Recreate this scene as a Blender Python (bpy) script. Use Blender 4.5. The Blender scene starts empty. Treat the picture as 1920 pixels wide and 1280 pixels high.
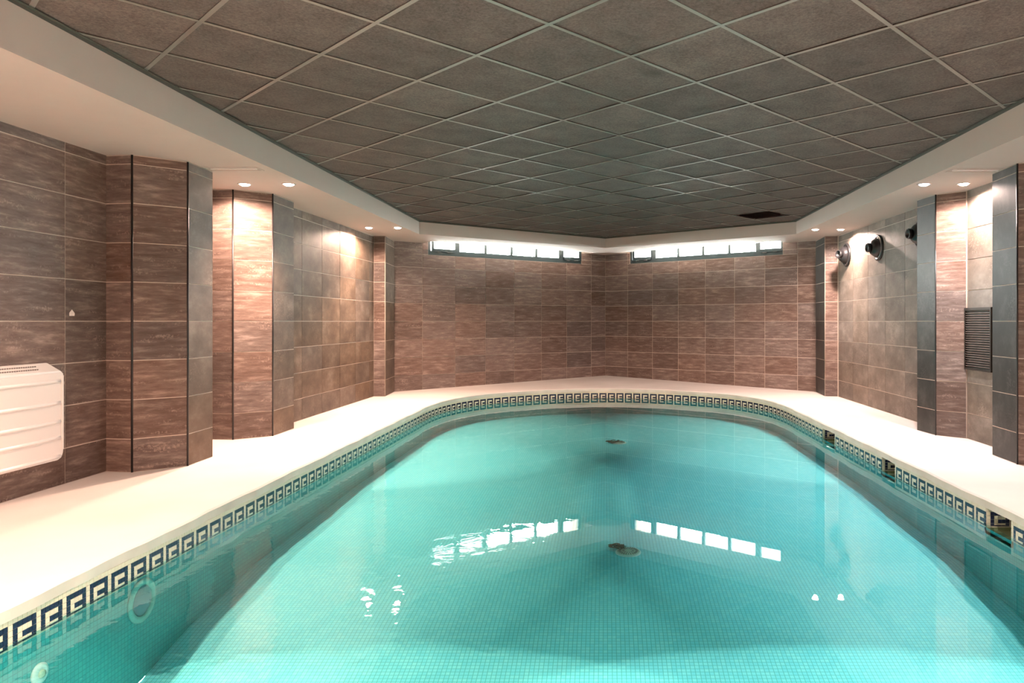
import bpy, bmesh, math, random
from mathutils import Vector, Matrix
from mathutils.geometry import tessellate_polygon
random.seed(7)
S = bpy.context.scene
COL = S.collection
PI = math.pi

# ------------------------------------------------------------------ camera, world, exposure
F = 1352.0                                   # focal length in pixels of a 1920 wide frame
CZ = 1.152                                   # camera height above the pool deck
cam = bpy.data.cameras.new('camera')
cam.sensor_width = 36.0
cam.lens = F / 1920 * 36.0
cam.shift_x = -175 / 1920
cam.shift_y = -38 / 1920
cam.clip_start = 0.05
co = bpy.data.objects.new('camera', cam)
COL.objects.link(co)
co.location = (0, 0, CZ)
co.rotation_euler = (PI / 2, 0, 0)
S.camera = co

SKY = 285.0
LAMP = 330.0
W = bpy.data.worlds.new('sky'); S.world = W
W.use_nodes = True
bg = W.node_tree.nodes['Background']
bg.inputs[0].default_value = (1.0, 0.985, 0.955, 1)
bg.inputs[1].default_value = SKY
# daylight enters through two long slots: portals tell the sampler where they are
for px, py, pa in ((-1.73, 13.35, math.atan2(2.70, 3.455)), (1.72, 13.34, math.atan2(-2.72, 3.44))):
    pl = bpy.data.lights.new('window_portal', 'AREA'); pl.shape = 'RECTANGLE'; pl.size = 3.2; pl.size_y = .42
    pl.cycles.is_portal = True
    po = bpy.data.objects.new('window_portal', pl); COL.objects.link(po)
    po.location = (px, py, CZ + 1.32); po.rotation_euler = (-PI / 2, 0, pa)
S.view_settings.view_transform = 'Standard'
S.view_settings.look = 'None'
S.view_settings.exposure = 0.0
S.view_settings.gamma = 1.0
S.view_settings.use_curve_mapping = False

Z_CEIL = CZ + 1.51
Z_WATER = CZ - 1.315
Z_LIP = -0.058
Z_FLOOR = CZ - 2.10
SLOPE = ((0, 2.10), (1.7, 2.10), (3.0, 2.0), (3.7, 1.885), (4.2, 1.775), (5.0, 1.675), (7.0, 1.60), (13.0, 1.58))
def pool_floor(y):                            # apparent depth through the water: refraction is built into the bottom's shape
    for (a, p), (b, q) in zip(SLOPE, SLOPE[1:]):
        if y <= b: return CZ - (p + (q - p) * (y - a) / (b - a))
    return CZ - SLOPE[-1][1]
Z_ROOF = 3.05
def soffit_z(y): return CZ + 1.27 + 0.0065 * (y - 5.5)
def deck_z(x, y): return 0.063 * min(1, max(0, (y - 12.4) / 2.1))

# ------------------------------------------------------------------ materials
def new_mat(name):
    m = bpy.data.materials.new(name); m.use_nodes = True
    n = m.node_tree.nodes; l = m.node_tree.links
    return m, n, l, n['Principled BSDF']
def plain(name, col, rough=0.5, metal=0.0, noise=0.0, scale=30, bump=0.0, spec=0.5):
    m, n, l, p = new_mat(name)
    p.inputs['Roughness'].default_value = rough
    p.inputs['Metallic'].default_value = metal
    p.inputs['Specular IOR Level'].default_value = spec
    tc = n.new('ShaderNodeTexCoord')
    nz = n.new('ShaderNodeTexNoise'); nz.inputs['Scale'].default_value = scale; nz.inputs['Detail'].default_value = 5
    l.new(tc.outputs['Object'], nz.inputs['Vector'])
    mx = n.new('ShaderNodeMix'); mx.data_type = 'RGBA'
    mx.inputs[6].default_value = tuple(c * (1 - noise) for c in col) + (1,)
    mx.inputs[7].default_value = tuple(min(1, c * (1 + noise)) for c in col) + (1,)
    l.new(nz.outputs['Fac'], mx.inputs[0]); l.new(mx.outputs[2], p.inputs['Base Color'])
    if bump:
        b = n.new('ShaderNodeBump'); b.inputs['Strength'].default_value = bump; b.inputs['Distance'].default_value = 0.004
        l.new(nz.outputs['Fac'], b.inputs['Height']); l.new(b.outputs[0], p.inputs['Normal'])
    return m
def emit(name, col, s):
    m, n, l, p = new_mat(name)
    p.inputs['Base Color'].default_value = (.8, .8, .8, 1)
    p.inputs['Emission Color'].default_value = col + (1,)
    p.inputs['Emission Strength'].default_value = s
    return m

def stone(name, dark, mid, light, stretch, gloss=0.42, var=0.35):
    """stone-look porcelain: streaked or mottled, each tile its own tone"""
    m, n, l, p = new_mat(name)
    tc = n.new('ShaderNodeTexCoord'); oi = n.new('ShaderNodeObjectInfo')
    off = n.new('ShaderNodeVectorMath'); off.operation = 'MULTIPLY_ADD'
    cmb = n.new('ShaderNodeCombineXYZ')
    for i in range(3): l.new(oi.outputs['Random'], cmb.inputs[i])
    off.inputs[1].default_value = (37, 53, 71)
    l.new(cmb.outputs[0], off.inputs[0]); l.new(tc.outputs['Object'], off.inputs[2])
    mp = n.new('ShaderNodeMapping'); mp.inputs['Scale'].default_value = stretch
    l.new(off.outputs[0], mp.inputs[0])
    n1 = n.new('ShaderNodeTexNoise'); n1.inputs['Scale'].default_value = 3.2; n1.inputs['Detail'].default_value = 8; n1.inputs['Roughness'].default_value = 0.68
    l.new(mp.outputs[0], n1.inputs['Vector'])
    cr = n.new('ShaderNodeValToRGB')
    e = cr.color_ramp.elements
    e[0].position = 0.33; e[0].color = dark + (1,)
    e[1].position = 0.53; e[1].color = mid + (1,)
    x = e.new(0.70); x.color = light + (1,)
    l.new(n1.outputs['Fac'], cr.inputs[0])
    hs = n.new('ShaderNodeHueSaturation')
    mr = n.new('ShaderNodeMapRange'); mr.inputs[3].default_value = 1 - var; mr.inputs[4].default_value = 1 + var
    l.new(oi.outputs['Random'], mr.inputs[0]); l.new(mr.outputs[0], hs.inputs['Value'])
    ml = n.new('ShaderNodeMath'); ml.operation = 'MULTIPLY'; ml.inputs[1].default_value = 7.31
    fr = n.new('ShaderNodeMath'); fr.operation = 'FRACT'
    l.new(oi.outputs['Random'], ml.inputs[0]); l.new(ml.outputs[0], fr.inputs[0])
    mr2 = n.new('ShaderNodeMapRange'); mr2.inputs[3].default_value = 0.8; mr2.inputs[4].default_value = 1.15
    l.new(fr.outputs[0], mr2.inputs[0]); l.new(mr2.outputs[0], hs.inputs['Saturation'])
    l.new(cr.outputs[0], hs.inputs['Color'])
    # fine chalky specks
    n2 = n.new('ShaderNodeTexNoise'); n2.inputs['Scale'].default_value = 60; n2.inputs['Detail'].default_value = 4
    l.new(off.outputs[0], n2.inputs['Vector'])
    n3 = n.new('ShaderNodeTexNoise'); n3.inputs['Scale'].default_value = 2.2; n3.inputs['Detail'].default_value = 2
    l.new(mp.outputs[0], n3.inputs['Vector'])
    mu = n.new('ShaderNodeMath'); mu.operation = 'MULTIPLY'
    l.new(n2.outputs['Fac'], mu.inputs[0]); l.new(n3.outputs['Fac'], mu.inputs[1])
    r2 = n.new('ShaderNodeMapRange'); r2.inputs[1].default_value = 0.33; r2.inputs[2].default_value = 0.43; r2.inputs[4].default_value = 0.35
    l.new(mu.outputs[0], r2.inputs[0])
    mx = n.new('ShaderNodeMix'); mx.data_type = 'RGBA'
    l.new(r2.outputs[0], mx.inputs[0]); l.new(hs.outputs[0], mx.inputs[6])
    mx.inputs[7].default_value = tuple(min(1, c * 1.5) for c in light) + (1,)
    l.new(mx.outputs[2], p.inputs['Base Color'])
    p.inputs['Roughness'].default_value = gloss; p.inputs['Specular IOR Level'].default_value = .22
    b = n.new('ShaderNodeBump'); b.inputs['Strength'].default_value = 0.25; b.inputs['Distance'].default_value = 0.002
    l.new(n1.outputs['Fac'], b.inputs['Height']); l.new(b.outputs[0], p.inputs['Normal'])
    return m

M = {}
M['brown'] = stone('brown_stone_tile', (.098, .064, .052), (.158, .112, .094), (.28, .215, .185), (1.5, 1, 9), gloss=.5, var=.2)
M['grey'] = stone('taupe_stone_tile', (.105, .084, .066), (.158, .130, .106), (.24, .205, .172), (1.0, 1, 1.4), gloss=.5, var=0.10)
M['taupe'] = stone('warm_taupe_stone_tile', (.072, .049, .035), (.122, .086, .062), (.19, .145, .113), (1.0, 1, 1.4), gloss=.5, var=0.10)
M['slate'] = stone('slate_stone_tile', (.024, .023, .021), (.040, .038, .034), (.075, .072, .065), (1.6, 1, 1.2), var=0.16)
M['grout'] = plain('light_grout', (.54, .45, .38), 0.9, noise=.15)
M['gap'] = plain('dark_corner_profile', (.012, .010, .010), 0.35)
M['profile'] = plain('pale_corner_joint', (.45, .38, .31), 0.6)
M['plaster'] = plain('white_plaster', (.53, .43, .385), 0.85, noise=.03, scale=6)
M['lip'] = plain('stained_coping', (.55, .52, .45), 0.7, noise=.28, scale=4)
M['void'] = plain('shaded_plenum', (.02, .02, .02), 0.9)  # near-black roof slab: the darkness of the ceiling void is in its colour
M['black'] = plain('black_plastic', (.012, .012, .013), 0.28)
M['chrome'] = plain('polished_metal', (.55, .55, .56), 0.2, 1.0)
M['bronze'] = plain('dark_bronze_metal', (.035, .027, .022), 0.38, 0.6, noise=.3, scale=20)
M['frame'] = plain('dark_green_aluminium', (.018, .034, .036), 0.4)
M['whiteplastic'] = plain('white_enamel', (.80, .74, .70), 0.32)
M['slot'] = plain('shadow_slot', (.25, .2, .18), 0.8)
M['debris'] = plain('rotten_leaves', (.045, .035, .008), 0.9, noise=.6, scale=60)
M['darkangle'] = plain('dark_angle_trim', (.075, .070, .055), 0.6)
M['tbar'] = plain('ceiling_grid_metal', (.20, .187, .165), 0.33, 0.3)
M['whitetile'] = plain('white_glass_mosaic', (.62, .58, .44), 0.2, noise=.2, scale=9)
M['bluetile'] = plain('navy_glass_mosaic', (.010, .016, .048), 0.15, noise=.6, scale=40)
M['bandgrout'] = plain('mosaic_grout', (.46, .44, .36), 0.8, noise=.2)
M['algae'] = plain('algae_stained_plastic', (.16, .19, .09), 0.6, noise=.5, scale=14)
M['roofmat'] = plain('grey_concrete', (.3, .3, .3), 0.9)

def deck_mat():
    m, n, l, p = new_mat('cream_textured_deck')
    tc = n.new('ShaderNodeTexCoord')
    a = n.new('ShaderNodeTexNoise'); a.inputs['Scale'].default_value = 1.3; a.inputs['Detail'].default_value = 6
    b = n.new('ShaderNodeTexNoise'); b.inputs['Scale'].default_value = 120; b.inputs['Detail'].default_value = 3
    l.new(tc.outputs['Object'], a.inputs[0]); l.new(tc.outputs['Object'], b.inputs[0])
    cr = n.new('ShaderNodeValToRGB'); cr.color_ramp.elements[0].position = .3; cr.color_ramp.elements[1].position = .7
    cr.color_ramp.elements[0].color = (.57, .515, .475, 1); cr.color_ramp.elements[1].color = (.65, .595, .555, 1)
    l.new(a.outputs['Fac'], cr.inputs[0]); l.new(cr.outputs[0], p.inputs['Base Color'])
    p.inputs['Roughness'].default_value = .75
    bu = n.new('ShaderNodeBump'); bu.inputs['Strength'].default_value = .3; bu.inputs['Distance'].default_value = .002
    l.new(b.outputs['Fac'], bu.inputs['Height']); l.new(bu.outputs[0], p.inputs['Normal'])
    return m
M['deck'] = deck_mat()

def ceil_mat(name, stain=None):
    m, n, l, p = new_mat(name)
    g = n.new('ShaderNodeNewGeometry')
    a = n.new('ShaderNodeTexNoise'); a.inputs['Scale'].default_value = 70; a.inputs['Detail'].default_value = 6; a.inputs['Roughness'].default_value = .75
    b = n.new('ShaderNodeTexNoise'); b.inputs['Scale'].default_value = 5; b.inputs['Detail'].default_value = 5
    l.new(g.outputs['Position'], a.inputs[0]); l.new(g.outputs['Position'], b.inputs[0])
    ad = n.new('ShaderNodeMath'); ad.operation = 'MULTIPLY_ADD'; ad.inputs[1].default_value = .35
    l.new(b.outputs['Fac'], ad.inputs[0]); l.new(a.outputs['Fac'], ad.inputs[2])
    cr = n.new('ShaderNodeValToRGB'); cr.color_ramp.elements[0].position = .50; cr.color_ramp.elements[1].position = .86
    cr.color_ramp.elements[0].color = (.046, .034, .029, 1); cr.color_ramp.elements[1].color = (.148, .114, .101, 1)
    l.new(ad.outputs[0], cr.inputs[0])
    oi = n.new('ShaderNodeObjectInfo')
    mr = n.new('ShaderNodeMapRange'); mr.inputs[3].default_value = .86; mr.inputs[4].default_value = 1.14
    hs = n.new('ShaderNodeHueSaturation'); l.new(oi.outputs['Random'], mr.inputs[0]); l.new(mr.outputs[0], hs.inputs['Value'])
    l.new(cr.outputs[0], hs.inputs['Color'])
    out = hs.outputs[0]
    if stain:
        d = n.new('ShaderNodeVectorMath'); d.operation = 'DISTANCE'; d.inputs[1].default_value = stain
        l.new(g.outputs['Position'], d.inputs[0])
        q = n.new('ShaderNodeMath'); q.operation = 'MULTIPLY_ADD'; q.inputs[1].default_value = .12
        l.new(a.outputs['Fac'], q.inputs[0]); l.new(d.outputs['Value'], q.inputs[2])
        r = n.new('ShaderNodeMapRange'); r.inputs[1].default_value = .07; r.inputs[2].default_value = .16; r.inputs[3].default_value = .75; r.inputs[4].default_value = 0
        l.new(q.outputs[0], r.inputs[0])
        mx = n.new('ShaderNodeMix'); mx.data_type = 'RGBA'; mx.inputs[7].default_value = (.03, .026, .02, 1)
        l.new(r.outputs[0], mx.inputs[0]); l.new(out, mx.inputs[6]); out = mx.outputs[2]
    l.new(out, p.inputs['Base Color'])
    p.inputs['Roughness'].default_value = .8
    bu = n.new('ShaderNodeBump'); bu.inputs['Strength'].default_value = .5; bu.inputs['Distance'].default_value = .002
    l.new(a.outputs['Fac'], bu.inputs['Height']); l.new(bu.outputs[0], p.inputs['Normal'])
    return m
M['ceil'] = ceil_mat('mineral_fibre_board')
M['ceilstain'] = ceil_mat('stained_mineral_fibre_board', (.29, 4.40, Z_CEIL))

def mosaic_mat(name, ramp, grout):
    m, n, l, p = new_mat(name)
    uv = n.new('ShaderNodeUVMap')
    sc = n.new('ShaderNodeVectorMath'); sc.operation = 'SCALE'; sc.inputs['Scale'].default_value = 1 / .0245
    l.new(uv.outputs[0], sc.inputs[0])
    fl = n.new('ShaderNodeVectorMath'); fl.operation = 'FLOOR'; l.new(sc.outputs[0], fl.inputs[0])
    fr = n.new('ShaderNodeVectorMath'); fr.operation = 'FRACTION'; l.new(sc.outputs[0], fr.inputs[0])
    wn = n.new('ShaderNodeTexWhiteNoise'); wn.noise_dimensions = '2D'; l.new(fl.outputs[0], wn.inputs['Vector'])
    cr = n.new('ShaderNodeValToRGB'); e = cr.color_ramp.elements
    e[0].position = 0; e[0].color = ramp[0] + (1,)
    e[1].position = 1; e[1].color = ramp[4] + (1,)
    for q, cc in ((.08, ramp[1]), (.5, ramp[2]), (.85, ramp[3])):
        x = e.new(q); x.color = cc + (1,)
    nz = n.new('ShaderNodeTexNoise'); nz.inputs['Scale'].default_value = .16; nz.inputs['Detail'].default_value = 2
    l.new(fl.outputs[0], nz.inputs[0])
    mx0 = n.new('ShaderNodeMix'); mx0.inputs[0].default_value = .45
    l.new(wn.outputs['Value'], mx0.inputs[2]); l.new(nz.outputs['Fac'], mx0.inputs[3])
    l.new(mx0.outputs[0], cr.inputs[0])
    sx = n.new('ShaderNodeSeparateXYZ'); l.new(fr.outputs[0], sx.inputs[0])
    def edge(o):
        a = n.new('ShaderNodeMath'); a.operation = 'PINGPONG'; a.inputs[1].default_value = .5; l.new(o, a.inputs[0])
        b = n.new('ShaderNodeMapRange'); b.inputs[1].default_value = .03; b.inputs[2].default_value = .10; l.new(a.outputs[0], b.inputs[0])
        return b.outputs[0]
    mn = n.new('ShaderNodeMath'); mn.operation = 'MINIMUM'
    l.new(edge(sx.outputs[0]), mn.inputs[0]); l.new(edge(sx.outputs[1]), mn.inputs[1])
    mx = n.new('ShaderNodeMix'); mx.data_type = 'RGBA'
    mx.inputs[6].default_value = grout + (1,)
    l.new(mn.outputs[0], mx.inputs[0]); l.new(cr.outputs[0], mx.inputs[7]); l.new(mx.outputs[2], p.inputs['Base Color'])
    p.inputs['Roughness'].default_value = .5
    return m
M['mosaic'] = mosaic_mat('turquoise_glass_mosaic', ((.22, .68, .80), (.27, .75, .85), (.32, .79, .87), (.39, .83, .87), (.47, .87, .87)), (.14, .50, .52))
M['mosaicshade'] = mosaic_mat('shaded_teal_glass_mosaic', ((.03, .28, .29), (.04, .33, .34), (.05, .36, .36), (.06, .39, .38), (.09, .43, .41)), (.03, .24, .25))  # underwater shade on the basin walls is put into this darker teal

def clear_mat(name, tint, ior, waves=False):
    m = bpy.data.materials.new(name); m.use_nodes = True
    n = m.node_tree.nodes; l = m.node_tree.links; n.clear()
    out = n.new('ShaderNodeOutputMaterial'); mix = n.new('ShaderNodeMixShader')
    t = n.new('ShaderNodeBsdfTransparent'); t.inputs[0].default_value = tint + (1,)
    g = n.new('ShaderNodeBsdfGlossy'); g.inputs['Roughness'].default_value = 0.0; g.inputs[0].default_value = (1, 1, 1, 1)
    f = n.new('ShaderNodeFresnel'); f.inputs[0].default_value = ior
    l.new(f.outputs[0], mix.inputs[0]); l.new(t.outputs[0], mix.inputs[1]); l.new(g.outputs[0], mix.inputs[2])
    l.new(mix.outputs[0], out.inputs[0])
    if waves:
        geo = n.new('ShaderNodeNewGeometry')
        a = n.new('ShaderNodeTexNoise'); a.inputs['Scale'].default_value = 7; a.inputs['Detail'].default_value = 3; a.inputs['Distortion'].default_value = .6
        l.new(geo.outputs['Position'], a.inputs[0])
        sp = n.new('ShaderNodeSeparateXYZ'); l.new(geo.outputs['Position'], sp.inputs[0])
        mk = n.new('ShaderNodeMapRange'); mk.interpolation_type = 'SMOOTHSTEP'
        mk.inputs[1].default_value = .0; mk.inputs[2].default_value = -1.5; mk.inputs[3].default_value = .012; mk.inputs[4].default_value = 1
        l.new(sp.outputs[0], mk.inputs[0])
        mk2 = n.new('ShaderNodeMapRange'); mk2.interpolation_type = 'SMOOTHSTEP'
        mk2.inputs[1].default_value = 8; mk2.inputs[2].default_value = 4.2; mk2.inputs[3].default_value = .12; mk2.inputs[4].default_value = 1
        l.new(sp.outputs[1], mk2.inputs[0])
        mu = n.new('ShaderNodeMath'); mu.operation = 'MULTIPLY'; l.new(mk.outputs[0], mu.inputs[0]); l.new(mk2.outputs[0], mu.inputs[1])
        mh = n.new('ShaderNodeMath'); mh.operation = 'MULTIPLY'; l.new(a.outputs['Fac'], mh.inputs[0]); l.new(mu.outputs[0], mh.inputs[1])
        b = n.new('ShaderNodeBump'); b.inputs['Strength'].default_value = 1; b.inputs['Distance'].default_value = .0024
        l.new(mh.outputs[0], b.inputs['Height'])
        l.new(b.outputs[0], g.inputs['Normal']); l.new(b.outputs[0], f.inputs['Normal'])
    return m
M['water'] = clear_mat('pool_water', (.70, .99, .98), 1.33, True)
M['glass'] = clear_mat('window_glass', (.93, .97, .96), 1.45)

# ------------------------------------------------------------------ helpers
def mesh_obj(name, bm, mats, parent=None, loc=(0, 0, 0), rz=0.0, smooth=False):
    me = bpy.data.meshes.new(name); bm.normal_update(); bm.to_mesh(me); bm.free()
    if not isinstance(mats, (list, tuple)): mats = [mats]
    for x in mats: me.materials.append(x)
    if smooth:
        for p in me.polygons: p.use_smooth = True
    o = bpy.data.objects.new(name, me); COL.objects.link(o)
    o.location = loc; o.rotation_euler = (0, 0, rz)
    if parent: o.parent = parent
    return o
def empty(name, loc=(0, 0, 0), rz=0.0, rot=None):
    o = bpy.data.objects.new(name, None); COL.objects.link(o)
    o.empty_display_size = .05
    o.location = loc; o.rotation_euler = rot or (0, 0, rz)
    return o
def tag(o, label, cat, group=None):
    o['label'] = label; o['category'] = cat
    if group: o['group'] = group
    return o
def struct(o):
    o['kind'] = 'structure'; return o
def add_box(bm, x0, x1, y0, y1, z0, z1, mi=0, mat=None):
    vs = [bm.verts.new(v) for v in ((x0, y0, z0), (x1, y0, z0), (x1, y1, z0), (x0, y1, z0), (x0, y0, z1), (x1, y0, z1), (x1, y1, z1), (x0, y1, z1))]
    if mat is not None:
        for v in vs: v.co = mat @ v.co
    for f in ((3, 2, 1, 0), (4, 5, 6, 7), (0, 1, 5, 4), (1, 2, 6, 5), (2, 3, 7, 6), (3, 0, 4, 7)):
        bm.faces.new([vs[i] for i in f]).material_index = mi
    return vs
def add_prism(bm, pts, z0, z1, mi=0):
    """vertical prism from a plan polygon; z0/z1 numbers or functions of (x,y)"""
    fz = lambda z, p: z(p[0], p[1]) if callable(z) else z
    a = [bm.verts.new((p[0], p[1], fz(z0, p))) for p in pts]
    b = [bm.verts.new((p[0], p[1], fz(z1, p))) for p in pts]
    n = len(pts)
    for i in range(n):
        j = (i + 1) % n
        bm.faces.new([a[i], a[j], b[j], b[i]]).material_index = mi
    t = tessellate_polygon([[Vector((p[0], p[1], 0)) for p in pts]])
    for q in t:
        bm.faces.new([a[i] for i in q]).material_index = mi
        bm.faces.new([b[i] for i in q]).material_index = mi
    bmesh.ops.recalc_face_normals(bm, faces=bm.faces)
def add_lathe(bm, prof, seg=32, axis='Z', mi=0, smooth=True, cap=True):
    rings = []
    for r, z in prof:
        ring = []
        for k in range(seg):
            a = 2 * PI * k / seg
            x, y = r * math.cos(a), r * math.sin(a)
            c = {'Z': (x, y, z), 'X': (z, x, y), 'Y': (x, z, y)}[axis]
            ring.append(bm.verts.new(c))
        rings.append(ring)
    for i in range(len(rings) - 1):
        for k in range(seg):
            f = bm.faces.new([rings[i][k], rings[i][(k + 1) % seg], rings[i + 1][(k + 1) % seg], rings[i + 1][k]])
            f.material_index = mi; f.smooth = smooth
    if cap:
        for r in (rings[0], rings[-1]):
            bm.faces.new(r).material_index = mi
    bmesh.ops.recalc_face_normals(bm, faces=bm.faces)

# ------------------------------------------------------------------ wall tiles, each its own piece
TILE_T = 0.0028
tile_cache = {}
def tile_mesh(w, h, mat):
    key = (round(w, 3), round(h, 3), mat)
    if key not in tile_cache:
        bm = bmesh.new()
        vs = add_box(bm, 0, w, -TILE_T, 0.002, 0, h)
        c = .0012                                  # eased front arris
        for v in vs:
            if v.co.y < -.001:
                v.co.x += c if v.co.x < w / 2 else -c
                v.co.z += c if v.co.z < h / 2 else -c
        me = bpy.data.meshes.new('tile'); bm.normal_update(); bm.to_mesh(me); bm.free()
        me.materials.append(M[mat]); tile_cache[key] = me
    return tile_cache[key]
ROW0 = CZ - 0.9                                    # 0.252: top of the first row above the deck
GAP = 0.0055
def tile_run(parent, P, Q, joints, mat, zbot=0.0, ztop=2.45, hole=None, mats=None):
    """tiles on the face from P to Q (plan), interior on the right hand of P->Q ... local -y faces the room"""
    P = Vector(P); Q = Vector(Q); d = Q - P; L = d.length
    ang = math.atan2(d.y, d.x)
    us = [0.0] + [j for j in joints if 0.02 < j < L - 0.02] + [L]
    zs = [zbot] + [ROW0 + .3 * k for k in range(0, 8)] + [ztop]
    zs = [z for z in zs if z <= ztop + 1e-6]
    zs = sorted(set(round(z, 4) for z in zs))
    for i in range(len(us) - 1):
        for k in range(len(zs) - 1):
            rects = [(us[i], us[i + 1], zs[k], zs[k + 1])]
            if hole:
                a, b, c, e = hole
                new = []
                for (u0, u1, v0, v1) in rects:
                    if u1 <= a or u0 >= b or v1 <= c or v0 >= e: new.append((u0, u1, v0, v1)); continue
                    if v0 < c: new.append((u0, u1, v0, c)); v0 = c
                    if u0 < a: new.append((u0, a, v0, v1)); u0 = a
                    if u1 > b: new.append((b, u1, v0, v1)); u1 = b
                rects = new
            for (u0, u1, v0, v1) in rects:
                w = u1 - u0 - GAP; h = v1 - v0 - GAP
                if w < .012 or h < .012: continue
                mm = mat
                if mats: mm = mats(i, k)
                o = bpy.data.objects.new('tile', tile_mesh(w, h, mm)); COL.objects.link(o)
                p = P + d.normalized() * (u0 + GAP / 2)
                o.location = (p.x, p.y, v0 + GAP / 2 + random.uniform(-.0004, .0004)); o.rotation_euler = (0, 0, ang)
                o.parent = parent

# plan of the room (metres; y away from the camera)
FL0, FC, FR0 = (-3.455, 11.80), (0.0, 14.50), (3.44, 11.78)
YB = -1.5
WIN_U = (0.59, 3.79); WIN_UR = (0.61, 3.81)
WZ0, WZ1 = CZ + 1.12, CZ + 1.53

def wall_slab(bm, P, Q, t, z0, z1, hole=None):
    P = Vector(P); Q = Vector(Q); d = (Q - P); L = d.length; d.normalize()
    ang = math.atan2(d.y, d.x)
    m = Matrix.Translation((P.x, P.y, 0)) @ Matrix.Rotation(ang, 4, 'Z')
    if not hole: add_box(bm, 0, L, 0.0, t, z0, z1, 0, m); return
    a, b, c, e = hole
    add_box(bm, 0, L, 0, t, z0, c, 0, m)
    add_box(bm, 0, a, 0, t, c, z1, 0, m)
    add_box(bm, b, L, 0, t, c, z1, 0, m)
    add_box(bm, a, b, 0, t, e, z1, 0, m)
ZB = -0.1
bm = bmesh.new()
wall_slab(bm, (-3.83, YB), (-3.83, 7.75), .3, ZB, Z_ROOF)
wl = struct(mesh_obj('wall_left', bm, M['grout']))
tile_run(wl, (-3.83, .4), (-3.83, 5.55), [.31, .91, 1.51, 2.11, 2.71, 3.31, 3.91, 4.71 - .0], 'brown')
tile_run(wl, (-3.83, 6.13), (-3.83, 7.03), [.45], 'brown')
bm = bmesh.new(); wall_slab(bm, (-3.55, 7.751), (-3.55, 11.85), .5, ZB, Z_ROOF)
wl = struct(mesh_obj('wall_left_inner', bm, M['grout']))
tile_run(wl, (-3.55, 7.75), (-3.55, 11.05), [.08, .68, 1.28, 1.89, 2.49, 3.09], 'taupe')

bm = bmesh.new()
wall_slab(bm, (3.56, 11.85), (3.56, 6.241), .5, ZB, Z_ROOF)
wr = struct(mesh_obj('wall_right_inner', bm, M['grout']))
tile_run(wr, (3.56, 11.0), (3.56, 7.63), [.64, 1.24, 1.84, 2.44, 3.04], 'grey')
tile_run(wr, (3.557, 7.08), (3.557, 6.24), [], 'grey')
bm = bmesh.new(); wall_slab(bm, (3.83, 6.24), (3.83, YB), .3, ZB, Z_ROOF)
wr = struct(mesh_obj('wall_right', bm, M['grout']))
tile_run(wr, (3.83, 5.55), (3.83, .4), [.44, 1.04, 1.64, 2.24, 2.84, 3.44], 'brown')

bm = bmesh.new(); wall_slab(bm, (-3.5, 11.77), FC, .38, ZB, Z_ROOF, (WIN_U[0] + .055, WIN_U[1] + .055, WZ0, WZ1))
# exact left hand wall start is FL0: keep the slab's own origin 5.5 cm earlier on the same line
wfl = struct(mesh_obj('wall_far_left', bm, M['grout']))
bm = bmesh.new(); wall_slab(bm, FC, FR0, .38, ZB, Z_ROOF, (WIN_UR[0], WIN_UR[1], WZ0, WZ1))
wfr = struct(mesh_obj('wall_far_right', bm, M['grout']))
colsL = [.49, 1.09, 1.68, 2.27, 2.86, 3.44, 4.03]
colsR = [.56, 1.15, 1.73, 2.31, 2.90, 3.48, 4.07]
tile_run(wfl, FL0, FC, colsL, 'brown', ztop=2.485, hole=(WIN_U[0], WIN_U[1], WZ0, 9))
tile_run(wfr, FC, FR0, colsR, 'brown', ztop=2.485, hole=(WIN_UR[0], WIN_UR[1], WZ0, 9))
bm = bmesh.new(); add_box(bm, -4.1, 4.1, YB - .2, YB, ZB, Z_ROOF)
struct(mesh_obj('wall_back', bm, M['plaster']))

# pilasters -----------------------------------------------------------------
def pilaster(label, pts, faces, trims, zt):
    """pts: plan polygon (world); faces: (i, material) tiles the edge i -> i+1; trims: vertex indices with a profile"""
    c = Vector((sum(p[0] for p in pts) / len(pts), sum(p[1] for p in pts) / len(pts)))
    root = empty('pilaster', (c.x, c.y, 0)); tag(root, label, 'pilaster', None)
    loc = [(p[0] - c.x, p[1] - c.y) for p in pts]
    bm = bmesh.new(); add_prism(bm, loc, -.01, zt - .001)
    mesh_obj('core', bm, M['grout'], root)
    for i, mt in faces:
        a = Vector(loc[i]); b = Vector(loc[(i + 1) % len(loc)])
        tile_run(root, a, b, [], mt, ztop=zt - .004)
    for i, kind in trims:
        bm = bmesh.new()
        r = .008 if kind == 'gap' else .005
        add_lathe(bm, [(r, 0.0), (r, zt - .004)], 10)
        p = loc[i]
        mesh_obj('corner_profile', bm, M[kind], root, (p[0], p[1], 0))
    return root
# edges are listed so that the room lies on the right of travel (local -y looks into the room)
pilaster('nearest brown tiled octagonal pilaster on the left, beside the white heater',
         [(-3.83, 5.53), (-3.61, 5.50), (-3.33, 5.75), (-3.34, 6.13), (-3.83, 6.13)],
         [(0, 'brown'), (1, 'brown'), (2, 'taupe'), (3, 'brown')], [(1, 'gap'), (2, 'gap')], soffit_z(5.7))
pilaster('second brown tiled pilaster on the left, brightly lit under two downlights',
         [(-3.83, 7.03), (-3.62, 7.01), (-3.34, 7.24), (-3.35, 7.75), (-3.83, 7.75)],
         [(0, 'brown'), (1, 'brown'), (2, 'taupe'), (3, 'brown')], [(1, 'gap'), (2, 'gap')], soffit_z(7.3))
pilaster('slim farthest left pilaster where the side wall meets the far wall',
         [(-3.549, 11.05), (-3.375, 11.05), (-3.455, 11.8), (-3.549, 11.74)],
         [(0, 'brown'), (1, 'taupe')], [(1, 'profile')], soffit_z(11.4))
pilaster('slim farthest right pilaster just beyond the first round air jet',
         [(3.44, 11.78), (3.375, 11.08), (3.558, 11.04), (3.558, 11.70)],
         [(0, 'slate'), (1, 'brown')], [(1, 'profile')], soffit_z(11.4))
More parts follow.
